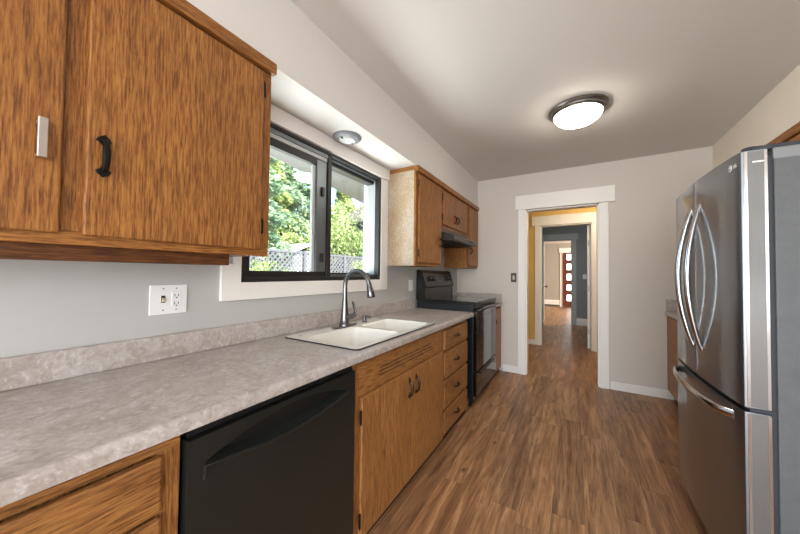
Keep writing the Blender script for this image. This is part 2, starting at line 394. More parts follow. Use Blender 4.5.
obj('head_liner', box(BM(), -.028, -.006, .905, 1.50, 2.048, 2.072), BEAD, win)
b = BM(); box(b, -.042, -.01, .905, 1.497, 1.252, 1.286, .002); box(b, -.042, -.01, .905, 1.497, 2.0, 2.048, .002); box(b, -.042, -.01, .905, .945, 1.286, 2.0, .002)
sash = obj('sliding_sash', b, BLACKF, win)
stile = obj('meeting_stile', box(BM(), -.046, -.006, 1.405, 1.495, 1.286, 2.04, .003), GREYF, sash)
obj('glazing_bead', box(BM(), -.040, -.022, 1.382, 1.405, 1.286, 2.0), BEAD, sash)
for z in (1.38, 1.83): obj('latch', box(BM(), -.006, .008, 1.44, 1.465, z - .03, z + .03, .003), BLACKF, sash)
obj('sash_pane', box(BM(), -.032, -.028, .945, 1.382, 1.286, 2.0), GLASS, sash)
b = BM(); box(b, -.12, -.048, 1.495, 1.545, 1.268, 2.085, .002); box(b, -.03, .006, 1.497, 1.532, 1.252, 2.098, .003); box(b, -.12, -.048, 1.545, 2.108, 2.06, 2.085); box(b, -.12, -.09, 1.545, 2.108, 1.268, 1.28); obj('mullion', b, BLACKF, win)
obj('fixed_pane', box(BM(), -.112, -.108, 1.545, 2.108, 1.28, 2.06), GLASS, win)
b = BM()                                          # white outside reveal
box(b, -.17, -.131, 2.128, 2.16, 1.22, 2.13); box(b, -.17, -.131, .86, .905, 1.22, 2.13); box(b, -.17, -.131, .905, 2.108, 2.09, 2.13); box(b, -.19, -.131, .86, 2.16, 1.20, 1.245)
struct('trim_6', b, SIDING)
# roof overhang outside, yard
struct('roof_eave', prism(BM(), [(-.131, -2), (-.131, 4.2), (-1.54, 4.2), (-1.47, 3.87), (-1.04, 1.79), (-.5, -.8), (-.35, -2)], 'z', 2.4, 2.56), EAVE)
struct('ground', box(BM(), -60, -.14, -30, 70, -.5, -.1), GROUND)

# ------------------------------------------------------------------ handles and hinges
def strap_pull(z, y, x, parent, vertical=True, L=.098, mat=IRON, s=1.0):
    """wrought pull: spade ends on the door and an arched grip"""
    b = BM(); h = L / 2
    def P(along, out, side): return (x + out, y + side, z + along) if vertical else (x + out, y + along, z + side)
    for sg in (-1, 1):
        pts = [(.019, 0), (.030, .006), (.034, .013), (.042, .010), (.050, 0), (.042, -.010), (.034, -.013), (.030, -.006)]
        A = [b.verts.new(P(sg * a * L / .1, 0.0, c * s)) for a, c in pts]; B = [b.verts.new(P(sg * a * L / .1, .004, c * .8 * s)) for a, c in pts]
        fs = [b.faces.new(A), b.faces.new(B[::-1])]
        for i in range(len(pts)): fs.append(b.faces.new((A[i], B[i], B[(i + 1) % 8], A[(i + 1) % 8])))
        bmesh.ops.recalc_face_normals(b, faces=fs)
    pl = [P(L * .36 * math.cos(t), .003 + .021 * math.sin(t) ** .6 if 0 < t < PI else .003, 0) for t in (PI * i / 12 for i in range(13))]
    tube(b, pl, [.004 + .0035 * math.sin(PI * i / 12) for i in range(13)], 8, 1.25)
    return obj('handle', b, mat, parent, True)
def hinge(x, y, z, parent):
    b = BM(); box(b, x - .004, x + .004, y - .001, y + .011, z - .03, z + .03, .001)
    lathe(b, [(.004, -.034), (.004, .034)], (x + .004, y, z), 'z', 8)
    return obj('hinge', b, IRON, parent)

# ------------------------------------------------------------------ upper cabinets on the left wall
XF, XD = .3, .32                                   # face frame, door face
def door_slab(y0, y1, z0, z1, x0=XF, x1=XD, mat=WV, parent=None, name='door', bev=.005):
    b = BM(); box(b, x0, x1, y0, y1, z0, z1, bev); return obj(name, b, mat, parent)
def crown(y0, y1, parent, xa=.30, xb=.326, ends=(0, 0)):
    b = BM(); box(b, xa, xb, y0 - ends[0], y1 + ends[1], 2.164, SOF - .001, .004); return obj('crown_strip', b, WH, parent)

c = thing('upper_cabinet', 'long oak upper cabinet left of the window with one silver and one black pull', 'cabinet', (.15, .2, 1.33))
y0, y1 = -.52, .832
b = BM(); box(b, .001, .28, y0, y1, 1.352, SOF - .001); obj('carcass', b, WV, c)
obj('stile', box(BM(), .28, XF, y0, -.30, 1.385, 2.13), WV, c)
obj('stile', box(BM(), .28, XF, .198, .262, 1.385, 2.13), WV, c)
obj('stile', box(BM(), .28, XF, .782, y1, 1.385, 2.13), WV, c)
obj('rail', box(BM(), .28, XF, y0, y1, 1.347, 1.385, .002), WH, c)
obj('rail', box(BM(), .28, XF, y0, y1, 2.13, SOF - .001), WH, c)
crown(y0, y1, c, ends=(0, .010))
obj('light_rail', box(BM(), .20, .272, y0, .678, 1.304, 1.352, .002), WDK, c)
d1 = door_slab(-.29, .209, 1.374, 2.15, parent=c); d2 = door_slab(.252, .786, 1.374, 2.15, parent=c)
b = BM(); box(b, .345, .353, .162, .179, 1.555, 1.655, .002); box(b, XD, .347, .164, .177, 1.559, 1.567); box(b, XD, .347, .164, .177, 1.643, 1.651)
h = obj('handle', b, SATIN, d1); h['label'] = 'silver bar handle'
h = strap_pull(1.604, .288, XD, d2, L=.122, s=1.35); h['label'] = 'black wrought iron handle'
for z in (2.075, 1.476): hinge(.312, .786, z, d2)

c = thing('upper_cabinet', 'tall single-door oak upper cabinet with pale bleached and glare-toned side panel beside the window', 'cabinet', (.15, 2.5, 1.35))
y0, y1 = 2.246, 2.798
obj('side_panel', box(BM(), .001, .282, y0, y0 + .018, 1.349, 2.18), WBL, c)['label'] = 'bleached side panel with window glare in its colour'
obj('side_cornice', box(BM(), .001, .30, y0 - .004, y0 + .014, 2.18, SOF - .001, .002), WX, c)
obj('carcass', box(BM(), .001, .282, y0 + .018, y1, 1.349, SOF - .001), WV, c)
obj('stile', box(BM(), .282, XF, y0, y0 + .045, 1.349, 2.2), WV, c)
obj('stile', box(BM(), .282, XF, y1 - .03, y1, 1.349, 2.2), WV, c)
obj('rail', box(BM(), .282, XF, y0 + .045, y1 - .03, 1.349, 1.39), WH, c)
obj('rail', box(BM(), .282, XF, y0 + .045, y1 - .03, 2.12, 2.2), WH, c)
crown(y0, y1, c, ends=(.012, 0))
d = door_slab(2.284, 2.778, 1.378, 2.148, parent=c); strap_pull(1.59, 2.737, XD, d)
for z in (2.07, 1.46): hinge(.314, 2.276, z, d)

c = thing('upper_cabinet', 'short double-door oak upper cabinet directly above the range hood', 'cabinet', (.15, 3.2, 1.76))
y0, y1 = 2.80, 3.628
obj('carcass', box(BM(), .001, .282, y0, y1, 1.757, SOF - .001), WV, c)
obj('stile', box(BM(), .282, XF, y0, y0 + .03, 1.757, 2.2), WV, c)
obj('stile', box(BM(), .282, XF, y1 - .035, y1, 1.757, 2.2), WV, c)
obj('rail', box(BM(), .282, XF, y0 + .03, y1 - .035, 1.757, 1.80), WH, c)
obj('rail', box(BM(), .282, XF, y0 + .03, y1 - .035, 2.12, 2.2), WH, c)
crown(y0, y1, c)
da = door_slab(2.812, 3.190, 1.788, 2.138, parent=c); db = door_slab(3.196, 3.598, 1.788, 2.138, parent=c)
strap_pull(1.885, 3.15, XD, da); strap_pull(1.885, 3.236, XD, db)
for z in (2.07, 1.86): hinge(.314, 2.808, z, da)

c = thing('upper_cabinet', 'narrow oak upper cabinet in the far corner right of the range hood', 'cabinet', (.15, 3.87, 1.36))
y0, y1 = 3.630, D - .002
obj('carcass', box(BM(), .001, .282, y0, y1, 1.36, SOF - .001), WV, c)
obj('stile', box(BM(), .282, XF, y0, y0 + .07, 1.36, 2.2), WV, c)
obj('stile', box(BM(), .282, XF, y1 - .05, y1, 1.36, 2.2), WV, c)
obj('rail', box(BM(), .282, XF, y0 + .07, y1 - .05, 1.36, 1.40), WH, c)
obj('rail', box(BM(), .282, XF, y0 + .07, y1 - .05, 2.12, 2.2), WH, c)
crown(y0, y1, c)
d = door_slab(3.69, 4.085, 1.385, 2.142, parent=c); strap_pull(1.58, 3.735, XD, d)

# range hood
c = thing('range_hood', 'dark slanted range hood under the short double-door oak cabinet', 'range hood', (.2, 3.22, 1.6))
b = BM(); box(b, .002, .30, 2.812, 3.616, 1.66, 1.756, .003); obj('housing', b, HOODM, c)
b = BM(); prism(b, [(.002, 1.66), (.002, 1.62), (.42, 1.622), (.438, 1.632), (.438, 1.668), (.425, 1.678), (.31, 1.715), (.29, 1.70), (.28, 1.66)], 'y', 2.812, 3.612); obj('visor', b, HOODM, c)
obj('filter_panel', box(BM(), .05, .39, 2.86, 3.56, 1.612, 1.622), BLKM, c)
b = BM(); box(b, .436, .442, 3.30, 3.46, 1.642, 1.658, .002); obj('switch_strip', b, BLKM, c)

# ------------------------------------------------------------------ base cabinets on the left
XB, XBD = .61, .63
def base(name, label, y0, y1, loc, rails, stiles, zb=.04, hollow=False):
    c = thing(name, label, 'cabinet', loc)
    if hollow:
        obj('carcass', box(BM(), .002, .59, y0, y1, zb, .70), WV2, c)
        for a in (y0, y1 - .016): obj('side_panel', box(BM(), .002, .59, a, a + .016, .70, .874), WV2, c)
    else: obj('carcass', box(BM(), .002, .59, y0, y1, zb, .874), WV2, c)
    for s in stiles: obj('stile', box(BM(), .59, XB, *s), WV2, c)
    for s in rails: obj('rail', box(BM(), .59, XB, *s), WH2, c)
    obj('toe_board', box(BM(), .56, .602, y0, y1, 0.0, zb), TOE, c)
    return c
c = base('base_cabinet', 'oak base cabinet with scratched drawer at the lower left, left of the dishwasher', -.52, .374, (.3, 0, 0),
         [(-.52, .374, .838, .874), (-.45, .325, .690, .712), (-.45, .325, .04, .06)], [(-.52, -.45, .04, .838), (.325, .374, .04, .838)])
d = obj('drawer', box(BM(), XB, XBD, -.44, .332, .703, .836, .007), WH2, c)
b = BM(); tube(b, [(XBD, -.02 + .012 * math.sin(i * .9) + i * .016, .752 - .0032 * i - .0012 * i * i * .5) for i in range(9)], .0009, 5); obj('scratch', b, TOE, d)
d = obj('drawer', box(BM(), XB, XBD, -.44, .332, .40, .692, .007), WH2, c); strap_pull(.60, -.05, XBD, d, False)
d = obj('drawer', box(BM(), XB, XBD, -.44, .332, .06, .39, .007), WH2, c); strap_pull(.30, -.05, XBD, d, False)

c = base('sink_cabinet', 'double-door oak base cabinet under the white sink with slotted false front', 1.062, 2.105, (.3, 1.6, 0),
         [(1.062, 2.105, .838, .874), (1.13, 2.06, .69, .72), (1.13, 2.06, .04, .06)], [(1.062, 1.13, .04, .838), (2.06, 2.105, .04, .838)], hollow=True)
b = BM(); box(b, .60, .614, 1.092, 2.088, .702, .855, .002); ff = obj('false_front', b, WH2, c)
b = BM()
for z in (.795, .775, .755): box(b, .6135, .6146, 1.27, 1.90, z - .0025, z + .0025)
obj('vent_slots', b, TOE, ff)
d1 = door_slab(1.105, 1.596, .05, .698, XB, XBD, WV2, c); d2 = door_slab(1.600, 2.086, .05, .698, XB, XBD, WV2, c)
strap_pull(.600, 1.555, XBD, d1, L=.125, mat=BRONZE); strap_pull(.600, 1.642, XBD, d2, L=.125, mat=BRONZE)
for z in (.61, .14): hinge(.624, 1.098, z, d1)

c = base('drawer_cabinet', 'narrow oak base cabinet with four stacked drawers beside the black range', 2.107, 2.69, (.3, 2.4, 0),
         [(2.107, 2.69, .848, .874)] + [(2.14, 2.655, z - .015, z + .015) for z in (.686, .473, .247, .055)], [(2.107, 2.14, .04, .848), (2.655, 2.69, .04, .848)])
for i, (z0, z1) in enumerate(((.698, .845), (.486, .674), (.262, .462), (.065, .235))):
    d = obj('drawer', box(BM(), XB, XBD, 2.118, 2.668, z0, z1, .006), WH2, c)
    strap_pull((z0 + z1) / 2 + .005, 2.362, XBD, d, False, L=.11, mat=BRONZE, s=1.2)
b = box(BM(), .535, .60, 2.70, 2.80, .0, .085, .003); tag(obj('wood_block', b, WH, None, loc=(.57, 2.75, 0)), 'small light wood offcut on the floor in the gap beside the range', 'wood block')

c = base('base_cabinet', 'small oak base cabinet in the far left corner beyond the black range', 3.655, D - .002, (.3, 3.9, 0),
         [(3.655, 4.118, .84, .874), (3.69, 4.09, .04, .06)], [(3.655, 3.69, .04, .84), (4.09, 4.118, .04, .84)])
d = door_slab(3.68, 4.095, .06, .845, XB, XBD, WV2, c); strap_pull(.70, 3.72, XBD, d)

# countertop: slab with rolled front edge and a sink cut-out, backsplash
def edge_prof(xb, xf, z0=.876, z1=.915, sgn=1):
    r = .017; pts = [(xb, z0), (xf, z0)]
    pts += [(xf, z1 - r)] + [(xf - sgn * r + sgn * r * math.cos(a), z1 - r + r * math.sin(a)) for a in (PI / 10 * i for i in range(1, 6))]
    return pts + [(xb, z1)]
SX0, SX1, SY0, SY1 = .105, .580, 1.115, 1.975
c = thing('countertop', 'long mottled grey laminate countertop with sink under the window', 'countertop', (.3, 1.2, .876))
b = BM(); prism(b, edge_prof(.002, .642), 'y', -.52, SY0); prism(b, edge_prof(.002, .642), 'y', SY1, 2.812); prism(b, edge_prof(SX1, .642), 'y', SY0, SY1); box(b, .002, SX0, SY0, SY1, .876, .915)
obj('slab', b, LAM, c, True)
obj('backsplash', box(BM(), .001, .021, -.52, 2.765, .915, 1.0135, .005), LAM, c)
c = thing('countertop', 'short piece of laminate countertop in the far left corner beyond the range', 'countertop', (.3, 3.9, .876))
b = BM(); prism(b, edge_prof(.002, .640), 'y', 3.645, D - .001); obj('slab', b, LAM, c, True)
b = BM(); box(b, .02, .632, D - .022, D - .001, .915, 1.022, .004); box(b, .001, .021, 3.645, D - .001, .915, 1.022, .004); obj('backsplash', b, LAM, c)

# sink
c = thing('sink', 'white double-bowl drop-in sink in the countertop below the window', 'sink', (.34, 1.55, .915))
def rr(x0, x1, y0, y1, r, n=6):
    p = []
    for cx, cy, a0 in ((x1 - r, y1 - r, 0), (x0 + r, y1 - r, 90), (x0 + r, y0 + r, 180), (x1 - r, y0 + r, 270)):
        for i in range(n + 1):
            a = math.radians(a0 + 90 * i / n); p.append((cx + r * math.cos(a), cy + r * math.sin(a)))
    return p
OX0, OX1, OY0, OY1 = .09, .604, 1.092, 2.0
def bowl(b, x0, x1, y0, y1, ztop, depth, r=.05):
    prev = [b.verts.new((p[0], p[1], ztop)) for p in rr(x0, x1, y0, y1, r)]
    top = prev
    for k, (ins, dz) in enumerate(((.004, .006), (.010, .02), (.022, depth - .03), (.034, depth - .008), (.06, depth))):
        cur = [b.verts.new((p[0], p[1], ztop - dz)) for p in rr(x0 + ins, x1 - ins, y0 + ins, y1 - ins, max(.01, r - ins * .4))]
        for i in range(len(cur)): b.faces.new((prev[i], prev[(i + 1) % len(cur)], cur[(i + 1) % len(cur)], cur[i]))
        prev = cur
    b.faces.new(prev); return top
zt = .922
b = BM()
t1 = bowl(b, .205, .572, 1.125, 1.555, zt, .17); t2 = bowl(b, .205, .572, 1.590, 1.965, zt, .17)
# rim: rows of quads between outline and bowls made by a filled edge net
outer = [b.verts.new((p[0], p[1], zt)) for p in rr(OX0, OX1, OY0, OY1, .025)]
es = []
for loop in (outer, t1, t2):
    for i in range(len(loop)):
        e = b.edges.get((loop[i], loop[(i + 1) % len(loop)])) or b.edges.new((loop[i], loop[(i + 1) % len(loop)])); es.append(e)
bmesh.ops.triangle_fill(b, edges=es, use_beauty=True)
low = [b.verts.new((p[0], p[1], .9155)) for p in rr(OX0 - .002, OX1 + .002, OY0 - .002, OY1 + .002, .026)]
for i in range(len(outer)): b.faces.new((outer[i], low[i], low[(i + 1) % len(low)], outer[(i + 1) % len(low)]))
bmesh.ops.recalc_face_normals(b, faces=b.faces)
obj('basin', b, SINKM, c, True)
b = BM(); ring = rr(OX0 - .0015, OX1 + .0015, OY0 - .0015, OY1 + .0015, .027); tube(b, [(p[0], p[1], .9185) for p in ring + ring[:1]], .0042, 6); obj('rim_seal', b, RIMM, c)['label'] = 'dark edge seal'
for y in (1.34, 1.78): 
    b = BM(); lathe(b, [(.04, 0), (.042, .003), (.03, .004), (.012, .002)], (.39, y, .7525), 'z', 20); obj('drain', b, CHROME, c, True)
for y, x in ((1.155, .15), (1.93, .16)):
    b = BM(); lathe(b, [(.006, 0), (.006, .0012)], (x, y, zt), 'z', 12); obj('deck_hole_cap', b, RIMM, c)

# faucet
c = thing('faucet', 'tall steel gooseneck pull-down faucet standing on the white sink', 'faucet', (.160, 1.512, .922))
fx, fy = .160, 1.512
b = BM(); pl = [(fx + .03 * math.cos(a) * 1.0, fy + .125 * math.sin(a)) for a in (2 * PI * i / 32 for i in range(32))]; prism(b, pl, 'z', .922, .931); obj('deck_plate', b, FAUC, c)
b = BM(); lathe(b, [(.036, 0), (.036, .008), (.031, .014), (.027, .05), (.021, .12), (.0155, .18), (.0145, .26)], (fx, fy, .931), 'z', 24)
obj('body', b, FAUC, c, True)
b = BM(); pts = [(fx, fy, 1.15), (fx, fy, 1.19)]; R = .098
pts += [(fx + R - R * math.cos(a), fy, 1.195 + R * math.sin(a)) for a in (PI * i / 18 for i in range(0, 17))]
e = Vector(pts[-1]); pts.append(tuple(e + Vector((.006, 0, -.02))))
tube(b, pts, .0145, 16); obj('spout', b, FAUC, c, True)
e = Vector(pts[-1])
b = BM(); tube(b, [tuple(e + Vector((.0, 0, .006))), tuple(e + Vector((.004, 0, -.014))), tuple(e + Vector((.012, 0, -.045))), tuple(e + Vector((.019, 0, -.078))), tuple(e + Vector((.020, 0, -.084)))], [.016, .018, .0225, .025, .022], 18); obj('spray_head', b, FAUC, c, True)
b = BM(); tube(b, [(fx + .01, fy, .985), (fx + .035, fy + .035, .99), (fx + .05, fy + .055, 1.005)], [.020, .018, .014], 12)
tube(b, [(fx + .045, fy + .05, 1.0), (fx + .042, fy + .056, 1.03), (fx + .026, fy + .058, 1.068), (fx + .018, fy + .058, 1.086)], [.011, .0095, .010, .008], 10, .7); obj('lever', b, FAUC, c, True)
c = thing('soap_dispenser', 'small dark metal soap pump on the sink deck right of the faucet', 'soap dispenser', (.155, 1.735, .922))
b = BM(); lathe(b, [(.021, 0), (.021, .004), (.013, .008), (.012, .03), (.016, .034), (.016, .046), (.008, .05)], (.155, 1.735, .922), 'z', 18); obj('pump', b, FAUC, c, True)
b = BM(); tube(b, [(.155, 1.735, .966), (.185, 1.7356, .966), (.203, 1.745, .958)], [.008, .0065, .0055], 8); obj('nozzle', b, FAUC, c, True)

# ------------------------------------------------------------------ dishwasher
c = thing('dishwasher', 'black dishwasher with curved pocket handle under the near countertop', 'dishwasher', (.32, .72, 0))
obj('tub', box(BM(), .03, .585, .384, 1.052, .04, .862), BLKM, c)
b = BM(); Y0, Y1, Z0, Z1, XFc = .384, 1.050, .115, .842, .630
N = 24; hy0, hy1 = .425, 1.002
loop = []
for i in range(N + 1):
    t = i / N; y = hy0 + (hy1 - hy0) * t; loop.append((y, .770 - .033 * math.sin(PI * t)))
for i in range(1, N):
    t = 1 - i / N; y = hy0 + (hy1 - hy0) * t; loop.append((y, .772 + .052 * math.sin(PI * t) ** .9))
cy, cz = (Y0 + Y1) / 2, .772
def outp(y, z):
    dy, dz = y - cy, z - cz
    if abs(dz) < 1e-6: dz = 1e-6
    s = min(((Y1 - cy) if dy > 0 else (Y0 - cy)) / dy if abs(dy) > 1e-6 else 1e9, ((Z1 - cz) if dz > 0 else (Z0 - cz)) / dz)
    return cy + dy * s, cz + dz * s
inn = [b.verts.new((XFc, y, z)) for y, z in loop]; n = len(inn)
# outer ring in order, with the four corners put in
out = []
ang = lambda p: math.atan2(p[1] - cz, p[0] - cy)
ring = [b.verts.new((XFc, p[0], p[1])) for p in [outp(y, z) for y, z in loop]]
fs = []
corners = [(Y0, Z0), (Y1, Z0), (Y1, Z1), (Y0, Z1)]
for i in range(n):
    j = (i + 1) % n; A, B = ring[i].co, ring[j].co; extra = []
    onv = lambda v: abs(v.y - Y0) < 1e-5 or abs(v.y - Y1) < 1e-5
    if onv(A) != onv(B) or (onv(A) and onv(B) and abs(A.y - B.y) > .1):
        yc = A.y if onv(A) else B.y; zc = B.z if onv(A) else A.z
        yc = Y0 if abs(yc - Y0) < abs(yc - Y1) else Y1; zc = Z0 if abs(zc - Z0) < abs(zc - Z1) else Z1
        extra = [b.verts.new((XFc, yc, zc))]
    fs.append(b.faces.new([inn[i], ring[i]] + extra + [ring[j], inn[j]])); out += [ring[i]] + extra
back = [b.verts.new((.592, v.co.y, v.co.z)) for v in out]
for i in range(len(out)): fs.append(b.faces.new((out[i], back[i], back[(i + 1) % len(out)], out[(i + 1) % len(out)])))
deep = [b.verts.new((.598, y, z + (.012 if k <= N else 0))) for k, (y, z) in enumerate(loop)]
for i in range(n): fs.append(b.faces.new((inn[i], inn[(i + 1) % n], deep[(i + 1) % n], deep[i])))
bmesh.ops.recalc_face_normals(b, faces=fs)
door = obj('door', b, DWM, c)
b = BM(); prism(b, [(y, z) for y, z in loop], 'x', .594, .5975); obj('grip_pocket', b, BLKM, door)  # pocket back coloured blacker than the door for the shade inside
b = BM(); lip = [(XFc + .004 + .006 * math.sin(PI * i / N), hy0 + (hy1 - hy0) * i / N, .764 - .030 * math.sin(PI * i / N)) for i in range(N + 1)]
tube(b, [(XFc + .001, hy0, .730)] + lip, .0055, 8); obj('grip_lip', b, DWM, door, True)
b = BM(); box(b, .585, .612, .39, 1.046, .846, .872); 
for k in range(7): box(b, .604, .616, .62 + k * .055, .655 + k * .055, .851, .858)
obj('control_strip', b, BLKM, c)
b = BM(); box(b, .575, .615, .39, 1.046, 0.0, .105); obj('kick_plate', b, BLKM, c)

# ------------------------------------------------------------------ range
c = thing('range', 'black freestanding electric range with glass cooktop by the far wall', 'range', (.33, 3.25, 0))
RY0, RY1 = 2.818, 3.634
obj('body', box(BM(), .03, .636, RY0, RY1, .06, .982, .004), RANGE_SIDE, c)
b = BM(); box(b, .03, .668, RY0 - .003, RY1 + .003, .982, 1.006, .006, 3); ct = obj('cooktop', b, BLK, c)
obj('glass_top', box(BM(), .115, .645, RY0 + .03, RY1 - .03, 1.006, 1.0085), BLKG, ct)
for x, y, r in ((.24, 3.05, .085), (.24, 3.44, .10), (.50, 3.05, .11), (.50, 3.44, .085)):
    ring = [(x + r * math.cos(2 * PI * k / 40), y + r * math.sin(2 * PI * k / 40), 1.0087) for k in range(41)]; obj('burner_ring', tube(BM(), ring, .0012, 4), CASE, ct)
bp = [(.02, 1.006), (.115, 1.006), (.112, 1.125), (.128, 1.14), (.122, 1.165), (.085, 1.285), (.072, 1.305), (.045, 1.318), (.02, 1.318)]
b = BM(); prism(b, bp, 'y', RY0 + .02, RY1 - .02); bg = obj('backguard', b, BLK, c)
ENDC = BLK
for ya, yb in ((RY0, RY0 + .02), (RY1 - .02, RY1)):
    b = BM(); prism(b, [(x + (.006 if x > .03 else 0), z + (.003 if z > 1.2 else 0)) for x, z in bp], 'y', ya, yb); obj('end_cap', b, BLK, bg)
# slanted control panel direction
p0, p1 = Vector((.122, 0, 1.165)), Vector((.085, 0, 1.285)); dv = (p1 - p0).normalized(); nv = Vector((dv.z, 0, -dv.x))
def on_panel(t, y, out=0): q = p0 + (p1 - p0) * t + nv * out; return Vector((q.x, y, q.z))
for y in (2.95, 3.05, 3.46, 3.555):
    b = BM(); A = on_panel(.5, y); tube(b, [A, A + nv * .004, A + nv * .006, A + nv * .026, A + nv * .030], [.032, .032, .025, .022, .018], 18); k = obj('knob', b, BLK, bg, True)
    b = BM(); tube(b, [A + nv * .0305 + dv * -.016, A + nv * .0305 + dv * .016], .0035, 6); obj('knob_pointer', b, CASE, k)
b = BM(); vs = [on_panel(t, y, .0015) for t, y in ((.2, 3.13), (.2, 3.38), (.85, 3.38), (.85, 3.13))]; ws = [v + nv * .003 for v in vs]
A = [b.verts.new(v) for v in vs]; B = [b.verts.new(v) for v in ws]; fs = [b.faces.new(A), b.faces.new(B)] + [b.faces.new((A[i], A[(i + 1) % 4], B[(i + 1) % 4], B[i])) for i in range(4)]; bmesh.ops.recalc_face_normals(b, faces=fs)
obj('clock_display', b, HOODM, bg)
# oven door, handle, drawer
b = BM(); box(b, .636, .670, RY0 + .004, RY1 - .004, .347, .945, .005); od = obj('oven_door', b, BLKG, c)
obj('oven_window', box(BM(), .668, .672, RY0 + .10, RY1 - .10, .42, .86, .001), BLKG, od)
b = BM(); hz = .935; tube(b, [(.668, RY0 + .05, hz - .01), (.70, RY0 + .055, hz + .004), (.712, RY0 + .09, hz + .006), (.718, (RY0 + RY1) / 2, hz + .006), (.712, RY1 - .09, hz + .006), (.70, RY1 - .055, hz + .004), (.668, RY1 - .05, hz - .01)], .013, 10); obj('door_handle', b, BLK, od, True)
obj('front_trim', box(BM(), .636, .664, RY0 + .002, RY1 - .002, .948, .981, .004), BLK, c)
b = BM(); box(b, .636, .668, RY0 + .004, RY1 - .004, .105, .335, .005); dr_ = obj('storage_drawer', b, BLKG, c)
b = BM(); prism(b, [(.668, .322), (.684, .318), (.684, .306), (.668, .298)], 'y', RY0 + .12, RY1 - .12); obj('drawer_pull', b, BLK, dr_)
b = BM(); box(b, .05, .60, RY0 + .02, RY1 - .02, .0, .06); obj('plinth', b, BLKM, c)

# ------------------------------------------------------------------ refrigerator
c = thing('refrigerator', 'large stainless steel french-door refrigerator on the right with bowed handles', 'refrigerator', (2.5, 2.015, 0))
FY0, FY1 = 1.6, 2.43
obj('case', box(BM(), 2.10, 2.93, FY0 + .004, FY1 - .004, .03, 1.748, .006), CASE, c)
obj('top_cap', box(BM(), 2.098, 2.932, FY0 + .001, FY1 - .001, 1.708, 1.750, .004), CAP, c)
b = BM(); box(b, 2.082, 2.10, FY0 + .012, FY1 - .012, .08, 1.725); obj('gasket', b, GASK, c)
def front_x(y):                                     # bowed face
    t = (y - (FY0 + FY1) / 2) / ((FY1 - FY0) / 2); return 1.994 + .020 * t * t
def slab_prof(ya, yb, r0=.012, r1=.012, n=14):
    p = [(2.082, ya)]
    ys = [ya + (yb - ya) * i / n for i in range(n + 1)]
    for i, y in enumerate(ys):
        x = front_x(y)
        if i == 0 and r0: p += [(x + r0, y), (x + r0 * .3, y + r0 * .3), (x, y + r0)]
        elif i == n and r1: p += [(x, y - r1), (x + r1 * .3, y - r1 * .3), (x + r1, y)]
        else: p.append((x, y))
    return p + [(2.082, yb)]
def fr_door(name, ya, yb, z0, z1, r0, r1):
    b = BM(); prism(b, slab_prof(ya, yb, r0, r1), 'z', z0, z1)
    return obj(name, b, STEEL, c, True)
fd1 = fr_door('fridge_door', 2.018, FY1, .800, 1.749, .006, .014); fd2 = fr_door('fridge_door', FY0, 2.013, .800, 1.749, .014, .006)
fz = fr_door('freezer_drawer', FY0, FY1, .118, .782, .014, .014)
# pale steel side edges of the near door and drawer
for par, z0, z1 in ((fd2, .803, 1.746), (fz, .121, .779)):
    b = BM(); box(b, 2.030, 2.080, FY0 - .0025, FY0, z0, z1, .001); obj('side_edge', b, STEEL_L, par)['label'] = 'pale steel side edge'
    b = BM(); box(b, 2.074, 2.082, FY0 - .004, FY0 - .001, z0, z1); box(b, 2.024, 2.032, FY0 - .0035, FY0 - .001, z0, z1); obj('edge_bead', b, CHROME, par)
obj('white_strip', box(BM(), 2.045, 2.074, FY0 - .0036, FY0 - .0025, 1.703, 1.708), PLATE, fd2)  # thin white strip across the near door's side edge
b = BM(); prism(b, [(2.055, FY0 + .01), (2.30, FY0 + .01), (2.30, FY1 - .01), (2.055, FY1 - .01)], 'z', .0, .10); obj('base_grille', b, BLKM, c)
for y in (FY0 + .045, FY1 - .045):
    b = BM(); lathe(b, [(.022, 0), (.022, .02), (.018, .024)], (2.055, y, 1.749), 'z', 16); box(b, 2.05, 2.17, y - .03, y + .03, 1.750, 1.769, .004); obj('hinge_cover', b, GASK, c)
b = BM(); box(b, 2.03, 2.095, FY0 + .002, FY0 + .05, .784, .798, .002); obj('middle_hinge', b, GASK, c)
# bowed handles
def bow(y, z0, z1, out, sg, par):
    b = BM(); n = 20; xs = front_x(y)
    pts = [(xs + .004 - out * math.sin(PI * i / n) ** .85, y + sg * .012 * math.sin(PI * i / n), z0 + (z1 - z0) * i / n) for i in range(n + 1)]
    tube(b, pts, [.011 + .005 * math.sin(PI * i / n) for i in range(n + 1)], 14, .8, (0, 1, 0)); return obj('bowed_handle', b, CHROME, par, True)
bow(1.945, .925, 1.625, .056, -1, fd2); bow(2.062, .925, 1.625, .056, 1, fd1)
b = BM(); n = 20; pts = []
for i in range(n + 1):
    t = i / n; y = 1.665 + (2.345 - 1.665) * t; o = .045 * min(1, math.sin(PI * t) ** .35) if 0 < t < 1 else -.004
    pts.append((front_x(y) - o, y, .742))
tube(b, pts, .017, 12, .6, (0, 0, 1)); obj('drawer_handle', b, CHROME, fz, True)
